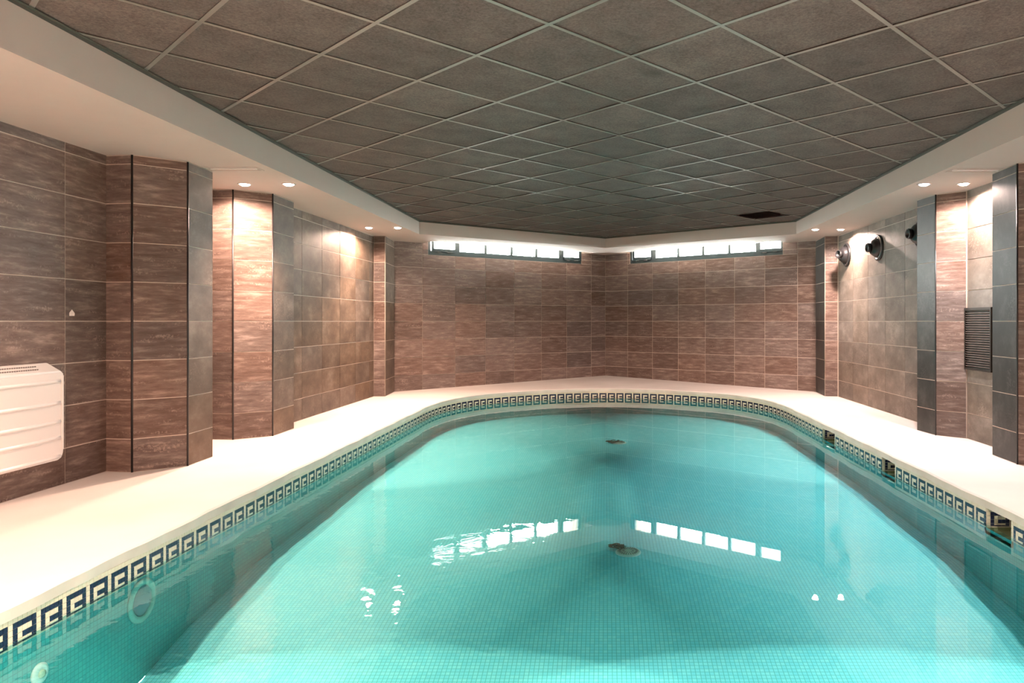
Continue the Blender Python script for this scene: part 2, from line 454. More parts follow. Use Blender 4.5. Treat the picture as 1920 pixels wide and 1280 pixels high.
pilaster('right pilaster of dark slate and reddish tiles between air jets and louvred grille',
         [(3.558, 7.63), (3.30, 7.63), (3.34, 7.29), (3.548, 7.085), (3.558, 7.09)],
         [(0, 'grey'), (1, 'slate'), (2, 'brown')], [(2, 'gap')], soffit_z(7.4))
pilaster('nearest slate tiled pilaster cut by the right edge of the picture',
         [(3.83, 6.24), (3.34, 6.22), (3.32, 5.81), (3.60, 5.55), (3.83, 5.53)],
         [(0, 'grey'), (1, 'slate'), (2, 'brown'), (3, 'brown')], [(2, 'gap')], soffit_z(5.9))

def clip(poly, region):
    out = list(poly); n = len(region)
    area = sum(region[i][0] * region[(i + 1) % n][1] - region[(i + 1) % n][0] * region[i][1] for i in range(n))
    sg = 1 if area > 0 else -1
    for i in range(n):
        a = Vector(region[i]); b = Vector(region[(i + 1) % n]); d = b - a
        src = out; out = []
        for k in range(len(src)):
            p, q = Vector(src[k]), Vector(src[(k + 1) % len(src)])
            sp = sg * (d.x * (p.y - a.y) - d.y * (p.x - a.x)); sq = sg * (d.x * (q.y - a.y) - d.y * (q.x - a.x))
            if sp >= 0: out.append(tuple(p))
            if (sp >= 0) != (sq >= 0):
                t = sp / (sp - sq); out.append(tuple(p + (q - p) * t))
        if not out: return []
    return out
def area(poly): return abs(sum(poly[i][0] * poly[(i + 1) % len(poly)][1] - poly[(i + 1) % len(poly)][0] * poly[i][1] for i in range(len(poly)))) / 2
# ------------------------------------------------------------------ pool outline
half = [(2.44, 9.2), (2.435, 9.9), (2.36, 10.5), (2.17, 11.05), (1.88, 11.5), (1.45, 11.87), (.95, 12.17), (.48, 12.34), (0, 12.40)]
def catmull(pts, n=10):
    out = []
    for i in range(len(pts) - 1):
        p0 = pts[max(i - 1, 0)]; p1 = pts[i]; p2 = pts[i + 1]; p3 = pts[min(i + 2, len(pts) - 1)]
        for k in range(n):
            t = k / n
            out.append(tuple(.5 * ((2 * p1[a]) + (-p0[a] + p2[a]) * t + (2 * p0[a] - 5 * p1[a] + 4 * p2[a] - p3[a]) * t * t + (-p0[a] + 3 * p1[a] - 3 * p2[a] + p3[a]) * t ** 3) for a in (0, 1)))
    out.append(pts[-1]); return out
ctrl = [(-2.42, 1.744), (-2.42, 4), (-2.42, 6), (-2.42, 8)] + [(-x * 2.42 / 2.44, y) for x, y in half] + [(x * 2.47 / 2.44, y) for x, y in reversed(half[:-1])] + [(2.47, 8), (2.47, 6), (2.47, 4), (2.47, 1.744)]
raw = catmull(ctrl, 14)
dist = [0]
for a, b in zip(raw, raw[1:]): dist.append(dist[-1] + math.hypot(b[0] - a[0], b[1] - a[1]))
LEN = dist[-1]
NM = round(LEN / .147); STEP = LEN / NM
def at(s):
    s = min(max(s, 0), LEN)
    import bisect
    i = min(max(bisect.bisect_right(dist, s) - 1, 0), len(raw) - 2)
    t = (s - dist[i]) / (dist[i + 1] - dist[i] or 1)
    return (raw[i][0] + (raw[i + 1][0] - raw[i][0]) * t, raw[i][1] + (raw[i + 1][1] - raw[i][1]) * t)
U = [at(k * STEP) for k in range(NM + 1)]

# floor (the deck) with the pool cut out, rounded nose and a lip that shows its underside
nose = []
for i, p in enumerate(U):
    w = .006 * math.sin(i * .9) + .004 * math.sin(i * 2.3 + 1)
    q = U[min(i + 1, NM)]; r = U[max(i - 1, 0)]
    t = Vector((q[0] - r[0], q[1] - r[1])).normalized(); nrm = Vector((t.y, -t.x))     # into the pool
    nose.append((p[0] + nrm.x * (.008 + w), p[1] + nrm.y * (.008 + w), nrm))
outer = [(-3.9, YB), (-3.9, 7.1), (-3.6, 7.1), (-3.6, 11.9), (-3.47, 11.82), (0, 14.52), (3.46, 11.8), (3.6, 11.9), (3.62, 6.0), (3.9, 6.0), (3.9, YB)]
bm = bmesh.new()
uvl = None
ho = [bm.verts.new((p[0] - p[2].x * .012, p[1] - p[2].y * .012, deck_z(p[0], p[1]))) for p in nose]
ov = [bm.verts.new((p[0], p[1], deck_z(*p))) for p in outer]
poly_o = [v.co.copy() for v in ov]; poly_h = [v.co.copy() for v in ho]
for v in poly_o + poly_h: v.z = 0
allv = ov + ho
for q in tessellate_polygon([poly_o, poly_h]): bm.faces.new([allv[i] for i in q])
l1 = [bm.verts.new((p[0], p[1], deck_z(p[0], p[1]) - .010)) for p in nose]
l2 = [bm.verts.new((p[0], p[1], Z_LIP)) for p in nose]
l3 = [bm.verts.new((p[0] - p[2].x * .06, p[1] - p[2].y * .06, Z_LIP)) for p in nose]
NN = len(nose)
for i in range(NN):
    j = (i + 1) % NN
    for a, b, mi in ((ho, l1, 0), (l1, l2, 1), (l2, l3, 1)):
        bm.faces.new([a[i], a[j], b[j], b[i]]).material_index = mi
bmesh.ops.recalc_face_normals(bm, faces=bm.faces)
struct(mesh_obj('floor', bm, [M['deck'], M['lip']]))

# pool shell below the pattern band
SK = [(4.35, 4.68), (6.15, 6.48), (7.82, 8.15)]                     # skimmer mouths on the right
pool = empty('swimming_pool', (0, 7, Z_FLOOR)); tag(pool, 'turquoise mosaic lined indoor swimming pool with rounded far end', 'swimming pool')
OFF = Vector((0, 7, Z_FLOOR))
ROWZ = [0, .0245, .049, .0735, .098, .110, .118, .126]          
ZBAND = Z_LIP - ROWZ[7]
bm = bmesh.new(); uv = bm.loops.layers.uv.new('UVMap')
def face_uv(vs, uvs):
    f = bm.faces.new(vs)
    for lp, c in zip(f.loops, uvs): lp[uv].uv = c
    return f
top = [bm.verts.new(Vector((p[0], p[1], ZBAND)) - OFF) for p in U]
bot = [bm.verts.new(Vector((p[0], p[1], pool_floor(p[1]))) - OFF) for p in U]
s = 0
for i in range(NM):
    s0, s1 = i * STEP, (i + 1) * STEP
    face_uv([bot[i], bot[i + 1], top[i + 1], top[i]], [(s0, pool_floor(U[i][1])), (s1, pool_floor(U[i + 1][1])), (s1, ZBAND), (s0, ZBAND)])
nt = [bm.verts.new(Vector((U[0][0], U[0][1], 0 - .05)) - OFF), bm.verts.new(Vector((U[-1][0], U[-1][1], -.05)) - OFF)]
face_uv([bot[-1], bot[0], top[0], top[-1]], [(4.89, Z_FLOOR), (0, Z_FLOOR), (0, ZBAND), (4.89, ZBAND)])
face_uv([top[-1], top[0], nt[0], nt[1]], [(4.89, ZBAND), (0, ZBAND), (0, -.05), (4.89, -.05)])
ycuts = [1.0, 3.0, 3.35, 3.7, 3.95, 4.2, 4.6, 5.0, 6.0, 7.0, 13.0]
for y0, y1 in zip(ycuts, ycuts[1:]):
    q = clip([(p[0], p[1]) for p in U], [(-5, y0), (5, y0), (5, y1), (-5, y1)])
    if not q or area(q) < 1e-4: continue
    cl = []
    for p in q:
        if not cl or (Vector(p) - Vector(cl[-1])).length > 1e-5: cl.append(p)
    if (Vector(cl[0]) - Vector(cl[-1])).length < 1e-5: cl.pop()
    vs = [bm.verts.new(Vector((p[0], p[1], pool_floor(p[1]))) - OFF) for p in cl]
    for t in tessellate_polygon([[Vector((p[0], p[1], 0)) for p in cl]]):
        f = face_uv([vs[k] for k in t], [(cl[k][0] + .012, cl[k][1]) for k in t])
bm.normal_update()
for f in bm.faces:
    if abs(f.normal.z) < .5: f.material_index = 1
mesh_obj('basin', bm, [M['mosaic'], M['mosaicshade']], pool)

# greek key mosaic motif: W white, D navy
KEY = ['WWWWWW', 'WDDDDD', 'WDWWWD', 'WDWDDD', 'WDWWWD', 'WDDDDD', 'WWWWWW']
def key_mesh(w):
    b = bmesh.new(); c = .0245; cw = w / 6
    add_box(b, 0, w, 0.0, .03, -ROWZ[7], 0, 2)
    for r in range(7):
        for k in range(6):
            e = .0011
            add_box(b, k * cw + e, (k + 1) * cw - e, -.0035, .001, -ROWZ[r + 1] + e, -ROWZ[r] - e, 0 if KEY[r][k] == 'W' else 1)
    me = bpy.data.meshes.new('mosaic_panel'); b.normal_update(); b.to_mesh(me); b.free()
    for x in ('whitetile', 'bluetile', 'bandgrout'): me.materials.append(M[x])
    return me
KM = key_mesh(STEP)
for i in range(NM):
    a, b = U[i], U[i + 1]
    mid = (a[1] + b[1]) / 2
    if a[0] > 2.3 and any(y0 - .0 < mid < y1 + .0 for y0, y1 in SK): continue
    o = bpy.data.objects.new('mosaic_panel', KM); COL.objects.link(o)
    o.location = Vector((a[0], a[1], Z_LIP)) - OFF
    ch = math.hypot(b[0] - a[0], b[1] - a[1])
    o.scale = (ch / STEP, 1, 1)
    o.rotation_euler = (0, 0, math.atan2(b[1] - a[1], b[0] - a[0]))
    o.parent = pool
# the motifs' local -y must look into the pool: travel near-left -> far -> near-right keeps the pool on the right

# skimmer mouths: recessed tiled boxes in the right hand band
for n_, (y0, y1) in enumerate(SK):
    ys = [p[1] for i, p in enumerate(U[:-1]) if p[0] > 2.3 and y0 < (p[1] + U[i + 1][1]) / 2 < y1]
    ye = [U[i + 1][1] for i, p in enumerate(U[:-1]) if p[0] > 2.3 and y0 < (p[1] + U[i + 1][1]) / 2 < y1]
    ya, yb = min(ye), max(ys)
    lab = ['nearest square skimmer mouth in the right pool edge, green with algae',
           'middle skimmer mouth in the right pool edge', 'farthest skimmer mouth in the right pool edge'][n_]
    r = empty('pool_skimmer', (2.47, (ya + yb) / 2, ZBAND)); tag(r, lab, 'skimmer', 'skimmer mouths along the right pool edge')
    hw = (yb - ya) / 2; hh = Z_LIP - ZBAND
    b = bmesh.new()
    add_box(b, .0, .30, -hw - .02, -hw, -.02, hh)         # near cheek
    add_box(b, .0, .30, hw, hw + .02, -.02, hh)           # far cheek
    add_box(b, .30, .32, -hw - .02, hw + .02, -.02, hh)   # back
    add_box(b, .0, .32, -hw - .02, hw + .02, -.04, -.02)
    add_box(b, .07, .32, -hw - .02, hw + .02, hh, hh + .02)
    mesh_obj('housing', b, M['algae'], r)
    for k, km in ((0, KM), (1, KM)):
        o = bpy.data.objects.new('mosaic_panel', km); COL.objects.link(o); o.parent = r
        o.location = (.0 + k * STEP, hw - .004, hh); o.rotation_euler = (0, 0, 0)

# water
bm = bmesh.new()
wp = [(p[0], p[1]) for p in U]
add_prism(bm, [(p[0], p[1] - 7) for p in wp], Z_WATER - .001, Z_WATER)
bmesh.ops.delete(bm, geom=[f for f in bm.faces if f.calc_center_median().z < Z_WATER - .0002], context='FACES')
water = mesh_obj('water', bm, M['water'], None, (0, 7, 0))
tag(water, 'clear turquoise pool water mirroring windows and downlights', 'water'); water['kind'] = 'stuff'

# drains and leaf dirt on the pool floor
def drain(x, y, r, label):
    e = empty('floor_drain', (x, y, pool_floor(y)), rot=(math.atan((pool_floor(y + .05) - pool_floor(y - .05)) / .1), 0, 0)); tag(e, label, 'drain', 'drains on the pool floor')
    b = bmesh.new(); add_lathe(b, [(r * 1.08, 0), (r * 1.08, .006), (r * .98, .012), (r * .93, .010), (r * .93, .002)], 40)
    mesh_obj('rim', b, M['whiteplastic'], e)
    b = bmesh.new(); add_lathe(b, [(r * .92, .002), (r * .92, .009), (r * .6, .014), (r * .1, .016)], 40)
    mesh_obj('grate', b, M['whitetile'], e)
    b = bmesh.new()
    for ring, n_ in ((.72, 24), (.42, 14)):
        for k in range(n_):
            a = 2 * PI * k / n_
            m = Matrix.Rotation(a, 4, 'Z')
            add_box(b, r * ring - r * .10, r * ring + r * .10, -.003, .003, .008, .0165, 0, m)
    o = mesh_obj('slot', b, M['slot'], e); o['kind'] = 'stuff'
drain(.165, 5.20, .085, 'round white floor drain in the middle of the pool, nearer of two')
drain(.175, 9.43, .095, 'distant floor drain near the far end of the pool')
def leaves(x, y, rx, ry, label):
    b = bmesh.new(); rnd = random.Random(int(x * 1000) + int(y * 10))
    for k in range(22):
        a = rnd.uniform(0, 2 * PI); q = rnd.random() ** .6
        cx, cy = q * rx * math.cos(a), q * ry * math.sin(a)
        L = rnd.uniform(.25, .5) * min(rx, ry) + .008; th = rnd.uniform(0, PI)
        m = Matrix.Translation((cx, cy, rnd.uniform(.004, .012))) @ Matrix.Rotation(th, 4, 'Z') @ Matrix.Rotation(rnd.uniform(-.3, .3), 4, 'X')
        vs = [b.verts.new(m @ Vector(c)) for c in ((-L, 0, 0), (-L * .3, -L * .4, .002), (L * .5, -L * .3, .003), (L, 0, 0), (L * .5, L * .35, .003), (-L * .3, L * .4, .002))]
        b.faces.new(vs)
    r = bmesh.ops.extrude_face_region(b, geom=b.faces[:])
    bmesh.ops.translate(b, verts=[v for v in r['geom'] if isinstance(v, bmesh.types.BMVert)], vec=(0, 0, -.003))
    o = mesh_obj('leaf_dirt', b, M['debris'], None, (x, y, pool_floor(y) + .012)); tag(o, label, 'debris'); o['kind'] = 'stuff'
leaves(.085, 5.28, .055, .05, 'brown rotten leaves caught on the nearer floor drain')
leaves(.115, 9.45, .09, .09, 'dark leaf dirt lying on the distant floor drain')

# underwater light and return inlet in the left pool wall
e = empty('pool_light', (-2.42, 3.76, Z_WATER - .14)); tag(e, 'round underwater pool light with pale ring in the left pool wall', 'pool light')
b = bmesh.new(); add_lathe(b, [(.112, 0), (.112, .008), (.098, .014), (.080, .011), (.080, .004)], 40, 'X'); mesh_obj('ring', b, plain('teal_grey_plastic', (.27, .50, .46), .5, noise=.2), e, smooth=False)  # ring in a muted teal-grey
b = bmesh.new(); add_lathe(b, [(.079, .003), (.07, .010), (.05, .015), (.01, .017)], 40, 'X'); mesh_obj('lens', b, plain('grey_lens', (.16, .26, .30), .3), e)
e = empty('water_inlet', (-2.42, 3.08, Z_WATER - .19)); tag(e, 'small white water inlet low in the left pool wall', 'inlet')
b = bmesh.new(); add_lathe(b, [(.045, 0), (.045, .008), (.03, .014), (.02, .012)], 28, 'X'); mesh_obj('flange', b, M['whiteplastic'], e)
b = bmesh.new(); add_lathe(b, [(.019, .008), (.016, .02), (.006, .02)], 20, 'X'); mesh_obj('nozzle', b, M['whitetile'], e)

# ------------------------------------------------------------------ bulkhead soffit with fascia, notched in front of the windows
inner = [(-2.77, .8), (-2.79, 10.8), (0, 13.0), (2.86, 10.8), (2.84, .8)]
def off_line(P, Q, u, n):
    P = Vector(P); d = (Vector(Q) - P).normalized(); nr = Vector((d.y, -d.x))
    r = P + d * u + nr * n; return (r.x, r.y)
NOT = .30
so = [(-3.86, YB), (-3.86, 7.3), (-3.58, 7.3), (-3.58, 11.1), (-3.48, 11.1), (-3.48, 11.79),
      off_line(FL0, FC, .5, -.012), off_line(FL0, FC, .5, NOT), off_line(FL0, FC, 3.88, NOT), off_line(FL0, FC, 3.88, -.012),
      (0, 14.51), off_line(FC, FR0, .52, -.012), off_line(FC, FR0, .52, NOT), off_line(FC, FR0, 3.9, NOT), off_line(FC, FR0, 3.9, -.012),
      (3.47, 11.79), (3.59, 11.05), (3.59, 6.0), (3.86, 6.0), (3.86, YB)]
bm = bmesh.new()
def ring_prism(bm, o, h, zf0, zf1):
    A = [bm.verts.new((p[0], p[1], zf0(p[1]))) for p in o + h]; B = [bm.verts.new((p[0], p[1], zf1(p[1]))) for p in o + h]
    for q in tessellate_polygon([[Vector((p[0], p[1], 0)) for p in o], [Vector((p[0], p[1], 0)) for p in h]]):
        bm.faces.new([A[i] for i in q]); bm.faces.new([B[i] for i in q])
    for st, n in ((0, len(o)), (len(o), len(h))):
        for i in range(n):
            a, c = st + i, st + (i + 1) % n
            bm.faces.new([A[a], A[c], B[c], B[a]])
    bmesh.ops.recalc_face_normals(bm, faces=bm.faces)
ring_prism(bm, so, inner, lambda y: soffit_z(y), lambda y: soffit_z(y) + .03)
def grow(poly, d):
    n = len(poly); out = []
    c = Vector((sum(p[0] for p in poly) / n, sum(p[1] for p in poly) / n))
    for i in range(n):
        a, b, e = Vector(poly[i - 1]), Vector(poly[i]), Vector(poly[(i + 1) % n])
        def ln(p, q):
            t = (q - p).normalized(); nr = Vector((-t.y, t.x))
            if (p + q) / 2 @ Vector((1, 0)) is None: pass
            if ((p + q) / 2 - c).dot(nr) < 0: nr = -nr
            return p + nr * d, t
        p1, t1 = ln(a, b); p2, t2 = ln(b, e)
        den = t1.x * t2.y - t1.y * t2.x
        s_ = ((p2.x - p1.x) * t2.y - (p2.y - p1.y) * t2.x) / den
        out.append(tuple(p1 + t1 * s_))
    return out
gi = grow(inner, .03)
ring_prism(bm, gi, inner, lambda y: soffit_z(y) + .0301, lambda y: Z_CEIL + .03)
for A_, B_ in ((6, 7), (7, 8), (8, 9), (11, 12), (12, 13), (13, 14)):
    wall_slab(bm, so[A_], so[B_], .012, soffit_z(12.2) + .02, Z_ROOF)  # risers added to keep window light out of the ceiling void
struct(mesh_obj('trim_1', bm, M['plaster']))                          # the plastered bulkhead round the pool
bm = bmesh.new(); sh = grow(inner, -.022)
ring_prism(bm, grow(inner, -.001), sh, lambda y: Z_CEIL - .006, lambda y: Z_CEIL - .002)
sh2 = grow(inner, -.004)
ring_prism(bm, grow(inner, -.001), sh2, lambda y: Z_CEIL - .022, lambda y: Z_CEIL - .0061)
struct(mesh_obj('trim_2', bm, M['darkangle']))                        # edge angle of the suspended ceiling

# roof slab over everything
bm = bmesh.new(); add_box(bm, -4.6, 4.6, YB - .3, 15.2, Z_ROOF, Z_ROOF + .1)
ceil = struct(mesh_obj('ceiling', bm, M['void']))

# ------------------------------------------------------------------ suspended ceiling: tiles laid diagonally
PITCH = .62; TH = math.radians(46.0)
u_ = Vector((math.cos(TH), math.sin(TH))); v_ = Vector((-math.sin(TH), math.cos(TH)))
PHU, PHV = -.0692, .4385
region = grow(inner, -.006)
far_reg = clip([(-9, 2.6), (9, 2.6), (9, 20), (-9, 20)], region)
near_reg = clip([(-9, -9), (9, -9), (9, 2.6), (-9, 2.6)], region)
BARW = .024
miss = Vector((2.44, 10.32)); stain = Vector((.29, 4.40))
mi_ = (math.floor(miss.dot(u_) / PITCH - PHU), math.floor(miss.dot(v_) / PITCH - PHV))
st_ = (math.floor(stain.dot(u_) / PITCH - PHU), math.floor(stain.dot(v_) / PITCH - PHV))
nearbm = bmesh.new()
for i in range(-20, 24):
    for j in range(-20, 24):
        g = .006
        c = [u_ * ((i + PHU + a) * PITCH + s * g) + v_ * ((j + PHV + b) * PITCH + t * g) for a, b, s, t in ((0, 0, 1, 1), (1, 0, -1, 1), (1, 1, -1, -1), (0, 1, 1, -1))]
        c = [tuple(p) for p in c]
        ctr = u_ * ((i + PHU + .5) * PITCH) + v_ * ((j + PHV + .5) * PITCH)
        q = clip(c, far_reg)
        if q and area(q) > .002 and (i, j) != mi_:
            bm = bmesh.new()
            add_prism(bm, [(p[0] - ctr.x, p[1] - ctr.y) for p in q], .0, .014)
            o = mesh_obj('ceiling_tile', bm, M['ceilstain'] if (i, j) == st_ else M['ceil'], ceil, (ctr.x, ctr.y, Z_CEIL + .002))
            if area(q) > .3:                                   # each board sits a little differently in the grid
                o.rotation_euler = (random.gauss(0, .0035), random.gauss(0, .0035), 0)
                o.location.z += .0022
        q = clip(c, near_reg)
        if q and area(q) > .002:
            add_prism(nearbm, q, Z_CEIL + .002, Z_CEIL + .016)
nb = mesh_obj('ceiling_board_field', nearbm, M['ceil'], ceil); nb['kind'] = 'stuff'
for ax, (du, dv, ph) in enumerate(((u_, v_, PHV), (v_, u_, PHU))):
    for k in range(-20, 24):
        base = dv * ((k + ph) * PITCH)
        w = BARW / 2
        strip = [tuple(base - du * 20 - dv * w), tuple(base + du * 25 - dv * w), tuple(base + du * 25 + dv * w), tuple(base - du * 20 + dv * w)]
        q = clip(strip, region)
        if not q or area(q) < .003: continue
        bm = bmesh.new(); dz = .0004 * ax
        add_prism(bm, q, Z_CEIL - .002 - dz, Z_CEIL + .0005 - dz)
        mesh_obj('ceiling_bar', bm, M['tbar'], ceil)

# ------------------------------------------------------------------ windows
def window(name, P, Q, u0, u1):
    P = Vector(P); d = (Vector(Q) - P).normalized(); ang = math.atan2(d.y, d.x)
    o = P + d * u0
    root = struct(empty(name, (o.x, o.y, WZ0), ang))
    L = u1 - u0; H = WZ1 - WZ0; y0, y1 = .02, .08
    b = bmesh.new()
    add_box(b, 0, L, y0, y1, 0, .075); add_box(b, 0, L, y0, y1, H - .04, H)
    add_box(b, 0, .05, y0, y1, .075, H - .04); add_box(b, L - .05, L, y0, y1, .075, H - .04)
    mesh_obj('window_frame', b, M['frame'], root)
    x = .11; spans = []
    spans.append((x, x + .39, True)); x += .39 + .10
    for k in range(4): spans.append((x, x + .475, False)); x += .475 + .06
    x += .04; spans.append((x, x + .39, True))
    edges = [(spans[k][1], spans[k + 1][0]) for k in range(5)]
    for a, c in edges:
        b = bmesh.new(); add_box(b, a + .002, c - .002, y0 + .004, y1, .075, H - .04); mesh_obj('mullion', b, M['frame'], root)
    for a, c, sash in spans:
        if sash:
            b = bmesh.new(); z0, z1 = .062, H - .045
            lo = a - .045 if a < .3 else a
            hi = c + .045 if c > L - .3 else c
            add_box(b, lo, hi, y0 - .018, y1 - .02, z0, .118); add_box(b, lo, hi, y0 - .018, y1 - .02, z1 - .03, z1)
            add_box(b, lo, a + .004, y0 - .018, y1 - .02, .118, z1 - .03); add_box(b, c - .004, hi, y0 - .018, y1 - .02, .118, z1 - .03)
            sh_ = mesh_obj('sash', b, M['frame'], root)
            for t in (.22, .70):
                b = bmesh.new(); cx = a + (c - a) * t
                add_box(b, cx - .035, cx + .045, y0 - .034, y0 - .018, .050, .062); mesh_obj('latch', b, M['chrome'], sh_)
            zb = .118
        else:
            b = bmesh.new(); add_box(b, a - .001, c + .001, y0 + .012, y1 - .01, .0751, .092); mesh_obj('glazing_bead', b, M['frame'], root)
            zb = .092
        b = bmesh.new(); add_box(b, a, c, .045, .049, zb, H - .04); mesh_obj('pane', b, M['glass'], sh_ if sash else root)
window('window_1', FL0, FC, *WIN_U)
window('window_2', FC, FR0, *WIN_UR)

# ------------------------------------------------------------------ downlights
def downlight(x, y, label, col=(1, .66, .47), power=1.0, cool=False, group=None, cone=112, tilt=0.0):
    z = soffit_z(y)
    e = empty('downlight', (x, y, z)); tag(e, label, 'downlight', group)
    b = bmesh.new(); add_lathe(b, [(.064, 0), (.064, -.003), (.056, -.006), (.048, -.004), (.046, 0)], 32); mesh_obj('bezel', b, M['plaster'], e)
    b = bmesh.new(); add_lathe(b, [(.0455, -.002), (.041, -.010), (.028, -.017), (.012, -.020), (.003, -.0205)], 32)
    mesh_obj('lens', b, emit('lamp_glow_cool' if cool else 'lamp_glow', (.7, .85, 1.0) if cool else (1, .85, .72), 30 * power), e)
    L = bpy.data.lights.new('spot', 'SPOT'); L.energy = LAMP * power; L.color = col
    L.spot_size = math.radians(cone); L.spot_blend = .35 if cone > 160 else .55; L.shadow_soft_size = .03
    o = bpy.data.objects.new('lamp_light', L); COL.objects.link(o); o.parent = e; o.location = (0, 0, -.030); o.rotation_euler = (0, math.copysign(math.radians(tilt), -x) * -1, 0)
WARM = (1, .68, .53); PINK = (1, .74, .65)
downlight(-3.36, 6.72, 'lit downlight over the second left pilaster, nearer the wall', WARM, .95, cone=168)
downlight(-2.95, 6.72, 'lit downlight beside the fascia, in front of the second left pilaster', WARM, 1.3, tilt=20, cone=140)
downlight(-3.28, 10.0, 'far left downlight close to the wall it lights', WARM, .95, cone=168)
downlight(-2.88, 10.0, 'far left downlight next to the corner of the fascia', WARM, 1.3, tilt=20, cone=140)
downlight(2.97, 6.72, 'bluish white downlight above the right side of the pool', (.86, .93, 1), 0.65, True, tilt=20, cone=140)
downlight(3.33, 6.70, 'warm downlight above the louvred grille', PINK, .85, cone=168)
downlight(2.97, 10.2, 'far right downlight next to the corner of the fascia', PINK, 1.0, tilt=20, cone=140)
downlight(3.33, 10.2, 'far right downlight close to the wall with round air jets', PINK, .85, cone=168)
for x, y, w, la in ((-2.95, 3.35, .7, 'unseen fill downlight added in the left soffit before the nearest pilaster, left of the picture'),
                    (2.97, 3.35, .55, 'unseen fill downlight added in the right soffit before the slate pilaster, right of the picture'),
                    (-2.95, .6, 2.0, 'leftmost added fill downlight of the row above and behind the viewpoint'),
                    (-1.1, .6, 4.2, 'second added fill downlight from the left in the row behind the viewpoint'),
                    (1.1, .6, 4.2, 'third added fill downlight from the left in the row behind the viewpoint'),
                    (2.97, .6, 2.0, 'rightmost added fill downlight of the row above and behind the viewpoint')):
    downlight(x, y, la, PINK if x > 0 else WARM, w, group='added fill downlights near and behind the viewpoint', cone=140)  # unseen lamps added to brighten the pool, deck and near walls

# ------------------------------------------------------------------ narrow access hatches in the soffit
def hatch(cx, cy, label):
    e = empty('air_slot', (cx, cy, soffit_z(cy))); tag(e, label, 'air slot')
    b = bmesh.new()
    for a in ((-.22, .22, -.07, -.055), (-.22, .22, .055, .07), (-.22, -.205, -.055, .055), (.205, .22, -.055, .055)):
        add_box(b, a[0], a[1], a[2], a[3], -.004, .001)
    mesh_obj('frame', b, M['plaster'], e)
    b = bmesh.new(); add_box(b, -.19, .19, -.012, .012, -.008, .0); mesh_obj('blade', b, M['whiteplastic'], e)
hatch(-3.10, 6.02, 'narrow white air slot in the left soffit by the nearest pilaster')
hatch(3.12, 6.08, 'narrow white air slot in the right soffit above the slate pilaster')

# ------------------------------------------------------------------ round air jets on the right wall
def jet(y, z, r, tilt, label):
    e = empty('air_jet', (3.552, y, z)); tag(e, label, 'air jet', 'round air jets on the right wall')
    b = bmesh.new(); add_lathe(b, [(r, 0), (r, -.008), (r * .95, -.020), (r * .86, -.022), (r * .80, -.010), (r * .78, -.002)], 48, 'X'); mesh_obj('outer_ring', b, M['black'], e)
    b = bmesh.new(); add_lathe(b, [(r * .80, -.011), (r * .77, -.024), (r * .74, -.011)], 48, 'X', cap=False); mesh_obj('chrome_ring', b, M['chrome'], e)
    g = bmesh.new()
    add_lathe(g, [(r * .73, -.004), (r * .70, -.04), (r * .58, -.080), (r * .42, -.105), (r * .36, -.108)], 48, 'X')
    o = mesh_obj('bowl', g, M['black'], e); o.rotation_euler = (0, tilt[0], tilt[1])
    g = bmesh.new()
    add_lathe(g, [(r * .35, -.100), (r * .35, -.150), (r * .31, -.158), (r * .27, -.150), (r * .25, -.110), (r * .02, -.108)], 40, 'X')
    o = mesh_obj('nozzle', g, M['black'], e); o.rotation_euler = (0, tilt[0], tilt[1])
jet(8.12, CZ + .985, .165, (0, .05), 'nearest round black air jet, half hidden by the slate pilaster')
jet(9.38, CZ + .955, .168, (0, .05), 'middle round black air jet with chrome ring')
jet(10.62, CZ + .975, .175, (.05, .35), 'farthest round black air jet beside the slim pilaster')

# ------------------------------------------------------------------ louvred grille on the right wall
e = empty('louvred_grille', (3.5535, 6.85, CZ - .47)); tag(e, 'black louvred ventilation grille set low in the right wall', 'grille')
GW, GH = .245, .60
b = bmesh.new()
for a in ((-GW, -GW + .02, 0, GH), (GW - .02, GW, 0, GH), (-GW + .02, GW - .02, 0, .02), (-GW + .02, GW - .02, GH - .025, GH)):
    add_box(b, -.024, -.0005, a[0], a[1], a[2], a[3])
mesh_obj('frame', b, M['bronze'], e)
b = bmesh.new(); add_box(b, -.004, -.0015, -GW + .02, GW - .02, .02, GH - .025); mesh_obj('backing', b, M['black'], e)
NS = 25
b = bmesh.new(); add_box(b, -.008, .008, -GW + .021, GW - .021, -.0022, .0022, 0, Matrix.Rotation(.7, 4, 'Y'))
sl = mesh_obj('slat', b, plain('light_bronze_slat', (.13, .11, .095), .45, .3, noise=.4, scale=12), e)  # slat metal lighter than the frame so the slats stand out
for k in range(NS):
    o = sl if k == 0 else sl.copy()
    if k: COL.objects.link(o); o.parent = e
    o.location = (-.0135, 0, .034 + k * (GH - .068) / (NS - 1))

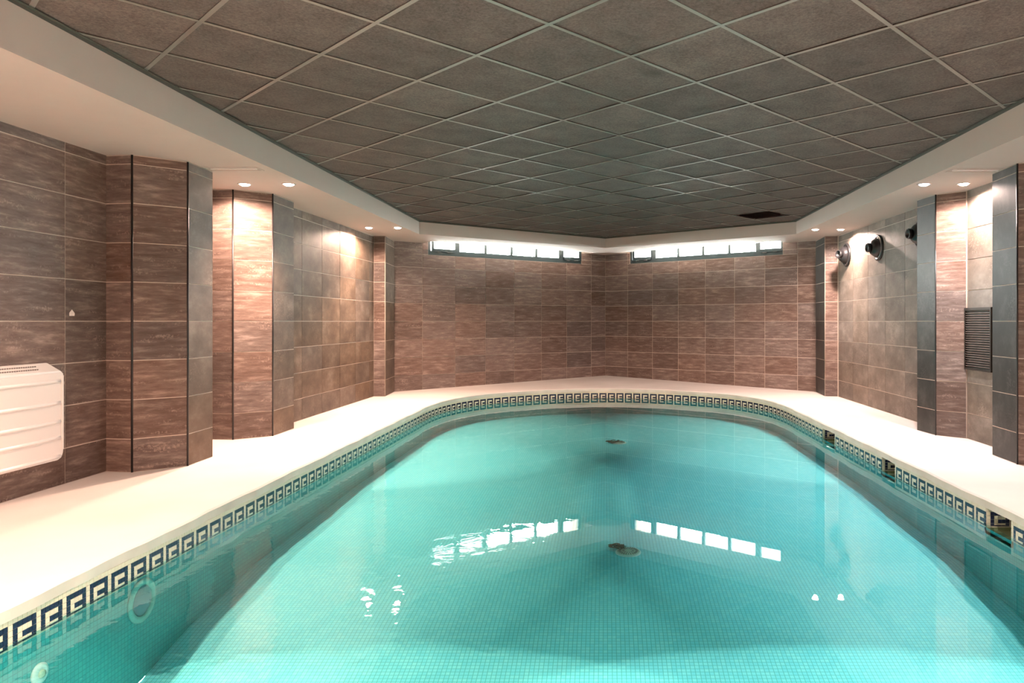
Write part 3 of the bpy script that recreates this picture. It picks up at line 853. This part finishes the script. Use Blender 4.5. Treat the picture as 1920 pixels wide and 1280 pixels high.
# ------------------------------------------------------------------ white convector heater on the left wall
Y0, Y1 = 3.95, 5.0
e = empty('wall_heater', (-3.8272, (Y0 + Y1) / 2, CZ - .954)); tag(e, 'white ribbed wall heater hanging on the left wall', 'heater')
HL = (Y1 - Y0) / 2; HH = .60
def round_rect(L, H, r, n=7):
    pts = []
    for cx, cz, a0 in ((L - r, r, -PI / 2), (L - .012, H - .012, 0), (-L + .012, H - .012, PI / 2), (-L + r, r, PI)):
        rr = r if cz == r else .012
        for k in range(n): a = a0 + PI / 2 * k / (n - 1); pts.append((cx + rr * math.cos(a), cz + rr * math.sin(a)))
    return pts
b = bmesh.new()
prev = None; first = None
for xx, ins in ((.006, .02), (.025, .0), (.062, .0), (.070, .006)):
    ring = [b.verts.new((xx, p[0] * (1 - ins), ins * .3 + p[1] * (1 - ins))) for p in round_rect(HL, HH, .06)]
    if prev:
        for k in range(len(ring)): b.faces.new([prev[k], prev[(k + 1) % len(ring)], ring[(k + 1) % len(ring)], ring[k]])
    else: first = ring
    prev = ring
b.faces.new(prev); b.faces.new(first); bmesh.ops.recalc_face_normals(b, faces=b.faces)
mesh_obj('case', b, M['whiteplastic'], e)
b = bmesh.new()                                      # sloping top outlet
prof = [(.004, HH - .002), (.064, HH - .002), (.060, HH + .012), (.014, HH + .068), (.004, HH + .070)]
A = [b.verts.new((p[0], -HL + .02, p[1])) for p in prof]; B = [b.verts.new((p[0], HL - .005 - (p[1] - HH) * 1.0, p[1])) for p in prof]
for k in range(5): b.faces.new([A[k], A[(k + 1) % 5], B[(k + 1) % 5], B[k]])
b.faces.new(A); b.faces.new(B); bmesh.ops.recalc_face_normals(b, faces=b.faces)
mesh_obj('outlet', b, M['whiteplastic'], e)
b = bmesh.new()
for row in range(2):
    for k in range(44):
        y = -HL + .05 + k * .0185; t = .3 + row * .35
        x = .060 - .046 * t; z = HH + .012 + .056 * t
        m = Matrix.Translation((x, y, z)) @ Matrix.Rotation(math.atan2(.046, .056) - PI / 2 + PI / 2, 4, 'Y')
        add_box(b, -.004, .0015, 0, .010, -.006, .006, 0, m)
o = mesh_obj('outlet_slot', b, M['slot'], e); o['kind'] = 'stuff'
for h in (.41, .56, .69, .80, .93):                # raised ribs on the front
    b = bmesh.new(); zc = .954 - h
    ys = [-HL + .03 + (2 * HL - .06) * k / 16 for k in range(17)]
    pr = [(.0695, -.014), (.077, -.007), (.080, 0), (.077, .007), (.0695, .014)]
    rows = [[b.verts.new((p[0], y, zc + p[1] - .006 * math.sin(PI * k / 16))) for p in pr] for k, y in enumerate(ys)]
    for r0, r1 in zip(rows, rows[1:]):
        for k in range(4): b.faces.new([r0[k], r0[k + 1], r1[k + 1], r1[k]])
    b.faces.new(rows[0]); b.faces.new(rows[-1])
    mesh_obj('rib', b, M['whiteplastic'], e, smooth=True)
b = bmesh.new(); add_box(b, .0695, .0765, HL - .020, HL - .006, .07, HH - .02); mesh_obj('edge_strip', b, M['whiteplastic'], e)
b = bmesh.new(); add_box(b, -.0, .006, -.3, .3, .2, .3); mesh_obj('bracket', b, M['chrome'], e)

# small hook on the tiles above the heater
e = empty('wall_hook', (-3.8272, 5.17, CZ + .038)); tag(e, 'tiny white self-adhesive hook on the left wall above the heater', 'hook')
b = bmesh.new(); add_prism(b, [(-.022, 0), (.022, 0), (.022, .022), (0, .044), (-.022, .022)], 0, .005)
o = mesh_obj('plate', b, M['whiteplastic'], e); o.rotation_euler = (PI / 2, 0, PI / 2)
b = bmesh.new(); add_box(b, .004, .02, -.004, .004, .006, .012); add_box(b, .016, .02, -.004, .004, .012, .02); mesh_obj('peg', b, M['whiteplastic'], e)
